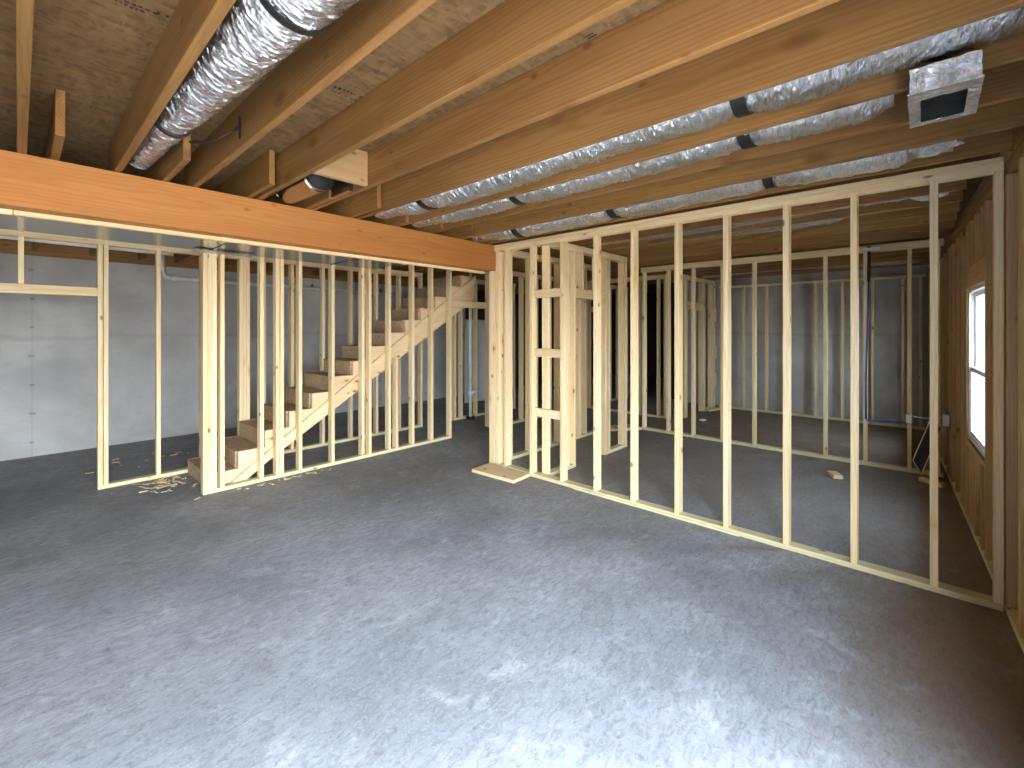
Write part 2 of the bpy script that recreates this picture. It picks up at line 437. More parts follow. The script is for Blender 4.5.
lap = [(.145, 'joist end lapping the orange beam near its left end, beside the far left joist'),
       (.662, 'joist end lapping the orange beam beside the tail of the fat silver duct'),
       (1.165, 'joist end lapping the orange beam left of the open black duct mouth'),
       (1.595, 'joist end lapping the orange beam right of the open black duct mouth'),
       (1.975, 'joist end with bright end grain, just right of the plywood blocking'),
       (2.41, 'joist end lapping the orange beam between the tails of two silver ducts'),
       (2.815, 'joist end lapping the orange beam right of the second silver duct tail'),
       (3.222, 'joist end lapping the orange beam left of the last duct before the partition'),
       (3.63, 'joist end lapping the orange beam hard by the corner post')]
ends = [3.24, 3.16, 3.27, 3.30, 3.26, 3.5, 3.5, 3.5, 3.5]
for (x, lb), y0 in zip(lap, ends):
    joist(x, y0, 8.24 if x < hx0 - .1 else 5.19, lb, G2)
for n in range(10, 24):
    if n == 10: lb = 'floor joist first beyond the top plate of the open stud partition'
    elif n == 12: lb = 'floor joist between the two silver ducts of the room behind the partition'
    elif n == 21: lb = 'floor joist along the near side of the farthest silver duct'
    elif n == 22: lb = 'floor joist along the far side of the farthest silver duct'
    else: lb = 'plain floor joist over the rooms behind the partition, no duct alongside it'
    x = JN(n)
    joist(x, -.22 if n < 17 else -.08, 5.19 if x < hx1 + .1 else 8.24, lb, 'joists over the rooms behind the partition')
for x in (2.86, 3.27, 3.67, 4.08, 4.48, 4.89):
    joist(x, 6.08, 8.24, 'short floor joist behind the stairs, over the back wall', 'short joists behind the stairs')
hd = thing('joist_blocking', 'short plywood-faced blocking closing the bay above the black duct mouth', 'blocking', (1.44, 2.82, ZJ))
lum('blocking_board', hd, (JN(3) + T / 2 + .001, JN(4) - T / 2 - .001), (2.82, 2.858), (ZJ + .001, ZS - .002), M['ply'], axis=0)

# ink stamps on the subfloor (too worn to read in the photo: broken rows of ink)
def stamp(x0, x1, y, h, seed, parent):
    rr = random.Random(seed); L = []; x = x0
    while x < x1:
        wd = rr.uniform(.004, .016)
        if rr.random() < .8:
            dy = rr.uniform(-.15, .15) * h
            L.append(((x, x + wd), (y + dy, y + dy + h * rr.uniform(.4, .9)), (ZS - .0012, ZS - .0002)))
        x += wd + rr.uniform(.003, .010)
    return boxes('ink_stamp', L, M['ink'], parent)
stamp(.16, .33, 2.205, .014, 1, ce); stamp(.14, .35, 2.18, .014, 2, ce); stamp(.22, .29, 2.14, .06, 8, ce); stamp(.36, .42, 2.17, .02, 9, ce)
stamp(.05, .39, 3.36, .010, 3, ce)
stamp(1.05, 1.21, 2.225, .012, 4, ce); stamp(1.07, 1.21, 2.17, .026, 5, ce); stamp(1.57, 1.62, 1.0, .05, 6, ce)

# ------------------------------------------------------------------ stud frames
def frame_x(root, X, ys, y0, y1, yt=None, top=True, mat='stud', ztop=ZP, gaps=(), d=D, dbl=True):
    """frame running along Y; near face at X; ys = low edge of each stud"""
    segs = [(y0, y1)]
    for a, b in gaps:
        segs = [s for q in segs for s in ((q[0], min(q[1], a)), (max(q[0], b), q[1])) if s[1] - s[0] > .02]
    for a, b in segs: lum('bottom_plate', root, (X, X + d), (a, b), (0, T), M['treated'])
    yt = yt or y1
    lum('top_plate', root, (X, X + d), (y0, yt), (ztop, ztop + T), M[mat])
    if dbl: lum('top_plate', root, (X, X + d), (y0, yt), (ztop + T, ztop + 2 * T), M[mat])
    for y in ys: lum('stud', root, (X, X + d), (y, y + T), (T, ztop), M[mat])
def frame_y(root, Y, xs, x0, x1, mat='stud', ztop=ZP, gaps=(), d=D, dbl=True):
    segs = [(x0, x1)]
    for a, b in gaps:
        segs = [s for q in segs for s in ((q[0], min(q[1], a)), (max(q[0], b), q[1])) if s[1] - s[0] > .02]
    for a, b in segs: lum('bottom_plate', root, (a, b), (Y, Y + d), (0, T), M['treated'])
    lum('top_plate', root, (x0, x1), (Y, Y + d), (ztop, ztop + T), M[mat])
    if dbl: lum('top_plate', root, (x0, x1), (Y, Y + d), (ztop + T, ztop + 2 * T), M[mat])
    for x in xs: lum('stud', root, (x, x + T), (Y, Y + d), (T, ztop), M[mat])
S = M['stud']
PX = 3.755
p1 = thing('stud_frame', 'long open stud partition of pale pine across the right half of the room', 'stud wall', (PX, 1.8, 0))
ys = [-.064, .326, .722, 1.136, 1.527, 1.935, 2.327, 2.726, 3.134, 3.518]
frame_x(p1, PX, ys, -.335, 3.80, yt=3.715)
lum('stud', p1, (PX, PX + D), (3.636, 3.636 + T + .012), (T, ZP), S)
lum('post', p1, (PX, PX + D), (3.70, 3.795), (T, 2.281), S)
lum('stud', p1, (PX, PX + D), (-.334, -.296), (T, ZP), S)
lum('bottom_plate', p1, (PX - .012, PX - .002), (1.05, 2.6), (0, .02), M['treated'])
for z in (1.98, 1.345, .70):
    lum('blocking', p1, (PX + .030, PX + .068), (2.726 + T, 3.134), (z - .044, z + .044), S)

p2 = thing('stud_frame', 'second open stud partition, farther back and parallel to the long one', 'stud wall', (6.70, 1.6, 0))
frame_x(p2, 6.70, [-.13, .10, .49, .88, 1.285, 1.68, 2.09, 2.50, 2.88, 3.275], -.16, 3.34)
# returns behind the near partition (closet walls)
X1 = PX + D + .002
w2 = thing('stud_frame', 'short closet wall with a door opening, set square behind the long partition', 'stud wall', (4.7, 2.98, 0))
frame_y(w2, 2.985, [X1 + .002, 4.215, 4.335, 5.02, 5.115, 5.50, 5.56], X1, 5.60, gaps=((4.375, 5.02),))
lum('header', w2, (4.376, 5.019), (2.985, 2.985 + D), (1.965, 2.075), S)
for x in (4.5, 4.85): lum('cripple_stud', w2, (x, x + T), (2.985, 2.985 + D), (2.076, ZP), S)
w1 = thing('stud_frame', 'closet back wall of studs in line with the corner post', 'stud wall', (4.7, 3.72, 0))
frame_y(w1, 3.72, [X1 + .002, 4.05, 4.42, 4.83, 5.03, 5.39, 5.545, 5.70, 6.1], X1, 6.14, gaps=((5.07, 5.39),))
lum('header', w1, (5.071, 5.389), (3.72, 3.72 + D), (1.965, 2.10), S)
w3 = thing('stud_frame', 'hall wall of studs with a dark doorway, far behind the closets', 'stud wall', (7.6, 5.11, 0))
frame_y(w3, 5.11, [5.14, 5.45, 5.86, 6.26, 6.66, 7.06, 7.46, 7.86, 7.95, 8.75, 8.83, 9.2, 9.6], 5.135, 9.64, gaps=((7.99, 8.75),))
lum('header', w3, (7.99, 8.75), (5.11, 5.11 + D), (1.96, 2.06), S)
w6 = thing('stud_frame', 'far closet wall of studs near the left end of the far concrete wall', 'stud wall', (8.8, 3.2, 0))
frame_y(w6, 3.16, [8.05, 8.13, 8.95, 9.03, 9.45, 9.60], 8.04, 9.645, gaps=((8.17, 8.95),))
lum('header', w6, (8.17, 8.95), (3.16, 3.16 + D), (1.96, 2.10), S)
for z in (.45, 1.0, 1.75): lum('blocking', w6, (9.49, 9.60), (3.12, 3.158), (z, z + .26), S)
w7 = thing('stud_frame', 'stub wall of studs running deep behind the second partition', 'stud wall', (7.8, 4.2, 0))
frame_x(w7, 7.78, [3.40, 3.53, 3.9, 4.3, 4.7, 5.0], 3.40, 5.10)

# furring wall against the far concrete
ff = thing('stud_frame', 'row of studs standing against the far concrete wall', 'stud wall', (9.65, 1.4, 0))
frame_x(ff, 9.665, [.02, .235, .62, 1.03, 1.42, 1.83, 2.215, 2.62, 3.03], -.02, 3.10, dbl=False, ztop=2.43)

# stair side walls
wa = thing('stud_frame', 'stud wall along the near side of the stairs, below the metal trunk duct', 'stud wall', (2.7, 5.11, 0))
YA = 5.115
nx = [1.20, 1.239, 1.278, 1.345, 1.705, 1.86, 1.905, 2.10, 2.475, 2.86, 2.955, 3.235, 3.60, 3.92, 4.255]
frame_y(wa, YA, nx, 1.20, 4.294)
lum('short_stud', wa, (3.345, 3.383), (YA, YA + D), (T, 1.22), S)
lum('header', wa, (4.295, 5.05), (YA, YA + D), (1.925, 2.02), S)
lum('stud', wa, (5.051, 5.089), (YA, YA + D), (T, ZP), S)
lum('top_plate', wa, (4.295, 5.04), (YA, YA + D), (ZP, ZP + T), S)
wb = thing('stud_frame', 'stud wall along the far side of the stairs framing an opening at its left', 'stud wall', (1.2, 6.06, 0))
YB = 6.06
frame_y(wb, YB, [.535, .578, 1.00, 1.40, 1.79, 1.829, 1.868, 2.05, 2.39, 2.80, 3.21, 3.62, 4.02, 4.43], -.60, 4.47, gaps=((-.56, .535),), ztop=2.44)
lum('stud', wb, (-.60, -.562), (YB, YB + D), (T, 2.44), S)
lum('header', wb, (-.561, .534), (YB, YB + D), (1.925, 2.01), S)
for x in (.0, -.4): lum('cripple_stud', wb, (x, x + T), (YB, YB + D), (2.011, 2.44), S)

# framing of the outside wall (studs deeper than the partitions)
re_ = thing('stud_frame', 'outside wall framing around the window at the right edge', 'stud wall', RO, RW, local=True)
R6 = .089
for a, b in ((-6.95, DOOR[0]), (DOOR[1], 6.0)): lum('bottom_plate', re_, (a, b), (-R6, 0), (0, T), M['treated'])
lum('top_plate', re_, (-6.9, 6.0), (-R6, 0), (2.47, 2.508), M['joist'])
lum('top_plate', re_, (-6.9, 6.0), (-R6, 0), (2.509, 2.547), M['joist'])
for s in (-1.94, -1.55, -1.15, -.75, -.36, -.03, .34, .64, 1.555, 1.595, 1.92, 2.29, 2.66, 2.86, 3.02, 3.4, 3.80, 4.602, 5.0, 5.4, 5.8):
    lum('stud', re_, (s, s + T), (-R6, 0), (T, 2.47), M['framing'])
for s in (DOOR[0] - .04, -6.6, DOOR[1] + .002): lum('stud', re_, (s, s + T), (-R6, 0), (T, 2.47), S)
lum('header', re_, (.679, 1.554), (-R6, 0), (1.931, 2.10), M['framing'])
lum('header', re_, (DOOR[0], DOOR[1]), (-R6, -.02), (DOOR[3] + .001, DOOR[3] + .2), S)
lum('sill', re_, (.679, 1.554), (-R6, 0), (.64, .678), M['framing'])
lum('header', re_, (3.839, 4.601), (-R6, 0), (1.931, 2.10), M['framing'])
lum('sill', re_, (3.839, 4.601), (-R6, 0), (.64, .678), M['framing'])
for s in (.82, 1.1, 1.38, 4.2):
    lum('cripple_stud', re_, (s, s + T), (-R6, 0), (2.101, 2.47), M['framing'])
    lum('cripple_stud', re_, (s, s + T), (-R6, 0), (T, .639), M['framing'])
for z0, z1 in ((.30, .38), (.62, .82), (1.40, 1.62), (1.92, 2.2)):
    lum('blocking', re_, (-.321, -.031), (-.085, -.05), (z0, z1), M['joist'])
    lum('blocking', re_, (2.90, 3.019), (-.085, -.05), (z0 + .1, z1 + .1), S)

# ------------------------------------------------------------------ stairs
st = thing('staircase', 'rough wooden staircase climbing to the right between two stud walls', 'staircase', (3.0, 5.64, 0))
RUN, RISE = .255, .1745
Xn = lambda n: 1.541 + RUN * (n - 2)
Zn = lambda n: .328 + RISE * (n - 2)
sy0, sy1 = 5.247, 6.055
NS = 15
for n in range(1, NS):
    e = .002
    lum('tread', st, (Xn(n) - .024, Xn(n + 1) - .021), (sy0 + .040, sy1 - .040), (Zn(n) - .027, Zn(n)), M['osb_tread'], .008, axis=1)
    lum('riser', st, (Xn(n) - .02 + e, Xn(n) - e), (sy0 + .042, sy1 - .042), (max(.002, Zn(n - 1) + e), Zn(n) - .027 - e), M['osb_tread'], axis=1)
pts = [(Xn(1), 0.0)]
for n in range(1, NS):
    pts += [(Xn(n), Zn(n) - .0), (Xn(n + 1), Zn(n) - .0)]
xe = Xn(NS)
pts += [(xe, Zn(NS - 1) - .36), (1.56, 0.0)]
for y in (sy0, 5.61, sy1 - T):
    q = pts if y != 5.61 else [(x + (.001 if 0 < i < len(pts) - 2 else 0), z - (.028 if 0 < i < len(pts) - 2 else 0)) for i, (x, z) in enumerate(pts)]
    prism('stringer', q, y, y + T, M['stairw'], st)
# the diagonal 2x4 strip along the stringer
a0 = (1.56, .0); sl = .705
lo = [(1.565, .004), (xe, (xe - 1.565) * sl)]
stp = [lo[0], lo[1], (xe, lo[1][1] + .115), (1.42, .004)]
prism('skirt_strip', stp, 5.206, 5.244, M['stairw'], st)

# ------------------------------------------------------------------ ducts
def path_y(x, z, y0, y1, step=.02, dx=0.0, sag=0.0):
    n = max(2, int(abs(y1 - y0) / step)); P = []
    for i in range(n + 1):
        t = i / n
        P.append((x + dx * math.sin(t * 5.0), y0 + (y1 - y0) * t, z - sag * abs(math.sin(t * PI * 2.5))))
    return P
def foil_duct(name, label, pts, radii, straps, seed, strapw=.045, wob=.05, sx=1.0, crk=.0078):
    root = thing(name, label, 'duct', pts[0])
    jk = tube('foil_jacket', pts, radii, M['foil'], root, seg=44, wob=wob, seed=seed, fold=.0, sx=sx, crinkle=crk)
    for p in jk.data.polygons: p.use_smooth = False
    for i in straps:
        i = min(max(i, 1), len(pts) - 2)
        hollow_ring('strap', pts[i], Vector(pts[i + 1]) - Vector(pts[i - 1]), radii[i] * 1.02, .008, strapw, M['black'], root, sx)
    return root
# big one
P, R = [], []
for i in range(0, 373):
    y = .05 + i * .010
    t = y
    x = .635 - .03 * min(1, t / 1.2) - .055 * max(0, min(1, (t - 1.0) / 1.8)) - .012 * max(0, min(1, (t - 2.6) / 1.0))
    r = .150 - .008 * max(0, min(1, (t - 1.0) / 1.6)) - .035 * max(0, min(1, (t - 2.4) / .7)) 
    z = 2.684 + .03 * max(0, min(1, (t - 2.6) / 1.0))
    P.append((x, y, z)); R.append(min(r, x - .464, 9 if y < 3.02 else .632 - x))
bd = foil_duct('flex_duct', 'fat silver foil duct running along the ceiling toward the left of the beam', P, R, [142, 283], 1, .028, .05, crk=.0042)
lum('hanger_strap', bd, (.800, .804), (2.70, 2.725), (ZJ + .04, ZJ + .16), M['black'], .0005)
tube('hanger_strap', [(.62, 2.90, 2.60), (.70, 2.82, 2.60), (.80, 2.71, ZJ + .10)], .006, M['black'], bd, seg=8)

def bay_duct(xc, y0, y1, r, straps, label, seed, zc=2.678, pinch=()):
    P, R = [], []
    n = int((y1 - y0) / .010)
    for i in range(n + 1):
        y = y0 + (y1 - y0) * i / n
        k = r * (1 + .07 * math.sin(y * 2.1 + seed))
        for s in pinch: k *= 1 - .18 * math.exp(-((y - s) / .10) ** 2)
        k *= 1 - .35 * math.exp(-((y - y0) / .06) ** 2)
        k *= 1 - .28 * max(0, min(1, (y - 3.2) / .3))
        lift = max(0, min(1, (.34 - y) / .15)) if xc < 2.3 else 0
        k *= 1 - .10 * lift
        P.append((xc + .015 * math.sin(y * 1.7 + seed), y, zc + .024 * lift - .010 * math.sin(y * 1.9 + seed * 2) * (1 - lift))); R.append(k)
    idx = [int((s - y0) / (y1 - y0) * n) for s in straps]
    return foil_duct('flex_duct', label, P, R, idx, seed, .06, sx=1.32, crk=.0078)
bay_duct((JN(5) + JN(6)) / 2, -.30, 3.70, .106, [.62, 2.98], 'silver foil duct in the bay just left of the foil register box', 2, pinch=(.62, 2.98))
bay_duct((JN(6) + JN(7)) / 2, .10, 3.70, .106, [.70, 2.36], 'silver foil duct ending at the foil register box', 3, pinch=(.70, 2.36))
bay_duct((JN(8) + JN(9)) / 2, .02, 3.70, .106, [.77, 1.97, 3.05], 'silver foil duct in the last bay before the open partition', 4, zc=2.655, pinch=(.77, 1.97))
bay_duct((JN(11) + JN(12)) / 2, .02, 3.3, .094, [], 'nearer silver foil duct in the room behind the partition', 5, zc=2.692)
bay_duct((JN(12) + JN(13)) / 2, .5, 3.6, .094, [], 'second silver foil duct in the room behind the partition', 6, zc=2.692)
bay_duct((JN(21) + JN(22)) / 2, -.02, 3.1, .104, [], 'farthest silver foil duct, high before the far concrete wall', 7)

# crumpled foil caps at the free ends
def cap(x, y, z, r, seed, root):
    bm = bmesh.new(); bmesh.ops.create_icosphere(bm, subdivisions=3, radius=r)
    for v in bm.verts:
        q = v.co * 9 + Vector((seed * 3.1, 0, 0))
        v.co *= 1 + .35 * noise.noise(q * 3) + .2 * noise.noise(q * 7)
        v.co.y *= 1.5
        v.co += Vector((x, y, z)) - ORG[root.name]
    me = bpy.data.meshes.new('foil_end'); bm.to_mesh(me); bm.free()
    return link('foil_end', me, M['tape'], root)
for o in list(bpy.data.objects):
    lb = o.get('label', '')
    if lb.startswith('silver foil duct in the last bay'): cap((JN(8) + JN(9)) / 2, -.03, 2.66, .085, 2, o)
    if lb.startswith('nearer silver foil'): cap((JN(11) + JN(12)) / 2, -.03, 2.66, .08, 3, o)

# register box wrapped in foil, hung under the joists at the end of the second duct
bx = thing('register_box', 'foil-wrapped register box with an open dark mouth, hanging under the joists at upper right', 'register box', (2.47, -.05, 2.49))
def rbox(name, lst, mat): 
    return boxes(name, [((a - 2.47, b - 2.47), (c + .05, d + .05), (e - 2.49, f - 2.49)) for (a, b), (c, d), (e, f) in lst], mat, bx)
bx0, bx1, by0, by1, bz0, bz1 = 2.27, 2.63, -.150, .040, 2.485, 2.577
body = rbox('box_body', [((bx0, bx0 + .012), (by0, by1), (bz0, bz1)), ((bx1 - .012, bx1), (by0, by1), (bz0, bz1)),
     ((bx0 + .012, bx1 - .012), (by0, by0 + .012), (bz0, bz1)), ((bx0 + .012, bx1 - .012), (by1 - .012, by1), (bz0, bz1))], M['tape'])
rbox('flange', [((bx0 - .006, bx0 + .075), (by0 - .006, by1 + .006), (bz0 - .006, bz0 - .001)), ((bx1 - .03, bx1 + .006), (by0 - .006, by1 + .006), (bz0 - .006, bz0 - .001)),
     ((bx0 + .075, bx1 - .03), (by0 - .006, by0 + .030), (bz0 - .006, bz0 - .001)), ((bx0 + .075, bx1 - .03), (by1 - .030, by1 + .006), (bz0 - .006, bz0 - .001))], M['tape'])
def crumple(o, cuts, amp, seed):
    bm = bmesh.new(); bm.from_mesh(o.data)
    bmesh.ops.subdivide_edges(bm, edges=list(bm.edges), cuts=cuts, use_grid_fill=True)
    for v in bm.verts:
        q = v.co * 38 + Vector((seed, seed * 2, 0))
        v.co += noise.noise_vector(q) * amp + noise.noise_vector(q * 2.4) * amp * .5
    bm.to_mesh(o.data); bm.free()
crumple(body, 9, .0035, 3)
fg = [o for o in bx.children if o.name.startswith('flange')][0]
crumple(fg, 9, .0030, 5)
rbox('box_shade', [((bx0 + .013, bx0 + .016), (by0 + .013, by1 - .013), (bz0, bz0 + .06)), ((bx1 - .016, bx1 - .013), (by0 + .013, by1 - .013), (bz0, bz0 + .06)), ((bx0 + .016, bx1 - .016), (by0 + .013, by0 + .016), (bz0, bz0 + .06)), ((bx0 + .016, bx1 - .016), (by1 - .016, by1 - .013), (bz0, bz0 + .06)), ((bx0 + .013, bx1 - .013), (by0 + .013, by1 - .013), (bz0 + .06, bz0 + .065))], M['dark'])  # dark inner faces paint the shade inside the box

# open round take-off with a black mouth in the bay behind the blocking
tk = thing('duct_collar', 'open sheet-metal duct collar with a black mouth, on the beam behind the blocking', 'duct', (1.44, 3.4, 2.69))
def cyl_open(name, p0, p1, r, mat, root, inner=False):
    bm = bmesh.new(); seg = 36
    p0, p1 = Vector(p0) - ORG[root.name], Vector(p1) - ORG[root.name]
    t = (p1 - p0).normalized(); s = t.cross(Vector((0, 0, 1))).normalized(); u = s.cross(t)
    rows = []
    for c, rr in ((p0, r), (p1, r), (p1, r - .004), (p0, r - .004)):
        rows.append([bm.verts.new(c + (s * math.cos(2 * PI * k / seg) + u * math.sin(2 * PI * k / seg)) * rr) for k in range(seg)])
    for j in range(4):
        A, B = rows[j], rows[(j + 1) % 4]
        for k in range(seg): bm.faces.new((A[k], A[(k + 1) % seg], B[(k + 1) % seg], B[k]))
    bmesh.ops.recalc_face_normals(bm, faces=bm.faces)
    me = bpy.data.meshes.new(name); bm.to_mesh(me); bm.free()
    return link(name, me, mat, root, smooth=False)
cyl_open('collar_pipe', (1.44, 3.70, 2.695), (1.435, 3.12, 2.682), .108, M['galv'], tk)
tube('duct_shade', [(1.44, 3.66, 2.694), (1.435, 3.135, 2.682)], .1025, M['dark'], tk, seg=32)  # dark plug stands for the shade inside the open pipe
hollow_ring('collar_bead', (1.436, 3.17, 2.683), (-.005, -.58, -.013), .107, .007, .02, M['galv'], tk)
lum('side_panel', tk, (1.585, 1.62 - .002), (3.02, 3.29), (ZJ + .004, ZJ + .2), M['galv'], .001)

# galvanised trunk duct along the back of the beam
tr = thing('trunk_duct', 'long rectangular sheet-metal trunk duct hugging the back of the orange beam', 'duct', (.3, 4.77, 2.35))
tx0, tx1, ty0, ty1, tz0, tz1 = -2.95, 3.0, 4.44, 5.10, 2.35, 2.57
cuts = [-2.95, -1.6, .02, 1.24, 2.46, 3.0]
for a, b in zip(cuts[:-1], cuts[1:]):
    lum('duct_section', tr, (a + .001, b - .001), (ty0, ty1), (tz0, tz1), M['galv'], .004)
for c in cuts[1:-1]:
    lum('seam_cleat', tr, (c - .016, c + .016), (ty0 - .008, ty0 - .001), (tz0 - .004, tz1), M['galv'], .001)
    lum('seam_cleat', tr, (c - .012, c + .012), (ty0, ty1), (tz0 - .007, tz0 - .001), M['galv'], .001)
# foil-taped joint under the trunk
bm = bmesh.new(); bmesh.ops.create_grid(bm, x_segments=40, y_segments=16, size=.5)
for v in bm.verts:
    v.co.x *= .50; v.co.y *= .14
    v.co.z = -.012 - .016 * abs(noise.noise(Vector((v.co.x * 16, v.co.y * 16, 3)))) 
    v.co += Vector((1.36, 5.02, tz0)) - ORG[tr.name]
me = bpy.data.meshes.new('foil_tape'); bm.to_mesh(me); bm.free()
tp = link('foil_tape', me, M['tape'], tr); sm = tp.modifiers.new('t', 'SOLIDIFY'); sm.thickness = .003
for x in (-2.2, -.6, .70, 1.85, 2.75):
    lum('hanger_strap', tr, (x, x + .02), (ty1 + .001, ty1 + .003), (tz0, ZS - .002), M['galv'], .0005)
# plumbing beyond the trunk
cb = thing('drain_pipe', 'white plastic pipe and fittings under the joists at the end of the trunk duct', 'pipe', (3.7, 4.75, 2.44))
tube('pipe_run', [(3.02, 4.86, 2.46), (3.6, 4.80, 2.45), (4.6, 4.78, 2.44), (5.0, 4.78, 2.44)], .024, M['pvc'], cb, seg=14)
tube('pipe_run', [(3.1, 4.60, 2.50), (4.9, 4.60, 2.48)], .030, M['galv'], cb, seg=14)
tube('fitting', [(3.22, 4.84, 2.44), (3.30, 4.83, 2.437)], .033, M['pvc'], cb, seg=16)
tube('fitting', [(3.26, 4.84, 2.435), (3.27, 4.95, 2.50), (3.27, 4.98, 2.56)], .024, M['pvc'], cb, seg=14)
tube('fitting', [(3.95, 4.79, 2.43), (4.03, 4.79, 2.428)], .033, M['pvc'], cb, seg=16)

for x in (3.45, 4.2):
    lum('pipe_hanger', cb, (x, x + .02), (4.795, 4.798), (2.47, ZS - .002), M['galv'], .0005)
pv = thing('drain_pipe', 'white plastic drain pipe with an elbow, along the top of the back concrete wall', 'pipe', (1.43, 8.15, 2.36))
arc = [(1.42, 8.17, 2.80), (1.42, 8.17, 2.44), (1.425, 8.17, 2.40), (1.44, 8.17, 2.37), (1.47, 8.17, 2.353), (1.52, 8.17, 2.348), (5.6, 8.17, 2.318)]
tube('pipe_run', arc, .030, M['pvc'], pv, seg=16)
tube('fitting', [(1.42, 8.17, 2.50), (1.42, 8.17, 2.43)], .038, M['pvc'], pv, seg=16)
tube('fitting', [(1.50, 8.17, 2.349), (1.58, 8.17, 2.348)], .038, M['pvc'], pv, seg=16)
for x in (2.2, 3.6, 5.0):
    lum('pipe_hanger', pv, (x, x + .02), (8.20, 8.248), (2.30, 2.42), M['galv'], .002)
pw = tag(tube('drain_pipe', [(-1.2, 6.62, 2.52), (.3, 6.62, 2.505), (1.25, 6.62, 2.50)], .030, M['pvc']), 'white plastic pipe showing just below the top plate behind the left opening', 'pipe')

# ------------------------------------------------------------------ doorway beyond the stair wall
pp = thing('drain_pipe', 'upright white plastic waste pipe standing in the doorway beside the stairs', 'pipe', (5.42, 5.95, 0))
tube('pipe_run', [(5.42, 5.95, .02), (5.42, 5.95, 2.75)], .028, M['pvc'], pp, seg=14)
tube('fitting', [(5.42, 5.95, .40), (5.42, 5.95, .52)], .040, M['pvc'], pp, seg=14)
tube('fitting', [(5.44, 5.94, .46), (5.52, 5.90, .50)], .026, M['pvc'], pp, seg=14)
tube('floor_flange', [(5.42, 5.95, 0.0), (5.42, 5.95, .05)], .075, M['black'], pp, seg=20)
wh = thing('stud_frame', 'stud wall beyond the doorway beside the stairs', 'stud wall', (5.7, 6.06, 0))
frame_y(wh, 6.06, [5.15, 5.30, 5.66, 5.98, 6.30, 6.70], 5.12, 6.76, ztop=2.44)
pd = thing('wall_board', 'tall pale board standing upright beyond the doorway, past the white pipe', 'board', (6.8, 7.2, 0))
lum('board_sheet', pd, (6.42, 7.18), (7.22, 7.24), (.02, 1.80), M['panel'], .002)
lum('board_batten', pd, (6.42, 7.18), (7.20, 7.219), (.02, .10), M['panel'], .002)
# ------------------------------------------------------------------ loose things
pb = thing('scrap_board', 'short flat pine board lying on the floor at the foot of the corner post', 'board', (3.62, 3.44, 0), 0)
def loose(name, c, L, a, b, rz, mat, parent=None, rx=0.0, ry=0.0):
    me = box_mesh(L, a, b, mat, .003)
    o = bpy.data.objects.new(name, me); COL.objects.link(o)
    o.rotation_euler = (rx, ry, rz)
    if parent is not None: o.parent = parent; c = Vector(c) - ORG[parent.name]
    o.location = c; return o
loose('plank', (3.575, 3.44, .019), .60, .28, .036, PI / 2 + .06, S, pb)
sp = tag(loose('scrap_board', (6.53, 3.56, .022), .52, .26, .040, -.62, S), 'pale scrap board lying flat on the floor at the end of the second partition', 'board')
tag(loose('scrap_block', (5.957, .711, .022), .16, .09, .040, .5, S), 'small offcut block on the floor of the middle room', 'wood offcut')
tag(loose('scrap_block', (6.35, -.06, .022), .22, .06, .040, .9, S), 'small offcut leaning by the bottom plate below the window wall', 'wood offcut')
tag(loose('scrap_board', (9.25, 3.05, .022), .45, .09, .040, -.25, S), 'pale offcut lying before the far closet wall', 'wood offcut')
tag(loose('scrap_block', (8.05, 2.85, .015), .10, .07, .026, -.25, M['white']), 'tiny white scrap on the floor of the far room', 'scrap')

def shavings(name, cx, cy, n, sp_, seed, label):
    rr = random.Random(seed); bm = bmesh.new()
    for _ in range(n):
        x, y = cx + rr.gauss(0, sp_[0]), cy + rr.gauss(0, sp_[1]); L, wd, h = rr.uniform(.02, .09), rr.uniform(.006, .018), rr.uniform(.002, .006)
        r = bmesh.ops.create_cube(bm, size=1)
        bmesh.ops.scale(bm, vec=(L, wd, h), verts=r['verts'])
        bmesh.ops.rotate(bm, cent=(0, 0, 0), matrix=Matrix.Rotation(rr.uniform(0, PI), 3, 'Z'), verts=r['verts'])
        bmesh.ops.translate(bm, vec=(x, y, h / 2 + .0005), verts=r['verts'])
    me = bpy.data.meshes.new(name); bm.to_mesh(me); bm.free()
    o = link(name, me, S); tag(o, label, 'wood chips', kind='stuff'); return o
shavings('wood_shavings', 1.02, 5.82, 60, (.10, .14), 3, 'pale wood shavings scattered on the floor left of the stair foot')
shavings('wood_shavings', 1.85, 5.02, 24, (.35, .03), 4, 'few wood chips along the floor before the stair side wall')
shavings('wood_shavings', .95, 7.0, 16, (.35, .14), 5, 'few wood chips on the dark floor before the back concrete wall')

# blue water line, its ceiling bracket and cable in the room behind the partition
px = thing('water_line', 'blue plastic water line dropping down a stud of the second partition', 'pipe', (6.66, .50, .5))
tube('pipe_run', [(6.68, .47, 2.50), (6.68, .48, 1.9), (6.68, .50, 1.0), (6.68, .50, .55), (6.68, .47, .53), (6.68, .30, .55), (6.68, .12, .56)], .008, M['blue'], px, seg=10)
tube('pipe_insulation', [(6.675, .47, 2.56), (6.675, .475, 2.15)], .016, M['black'], px, seg=10)
br = tag(lum('bracket', None, (6.60, 6.66), (.37, .52), (2.50, 2.535), M['white'], .004), 'small white bracket under the joists above the blue water line', 'bracket')
b1 = tag(lum('outlet_box', None, (6.63, 6.695), (.095, .15), (.56, .66), M['white'], .006), 'small white box on a stud of the second partition, by the blue line', 'electrical box')
cbl = thing('cable', 'thin white cable strung from the white box toward the window wall', 'cable', (6.62, 0, .6))
tube('cable_run', [(6.66, .09, .64), (6.65, .02, .625), (6.63, -.06, .64), (6.622, -.14, .66)], .006, M['pvc'], cbl, seg=8)
b2 = tag(lum('outlet_box', None, (6.55, 6.62), (-.20, -.145), (.58, .70), M['white'], .006), 'white box on the framing of the window wall', 'electrical box')

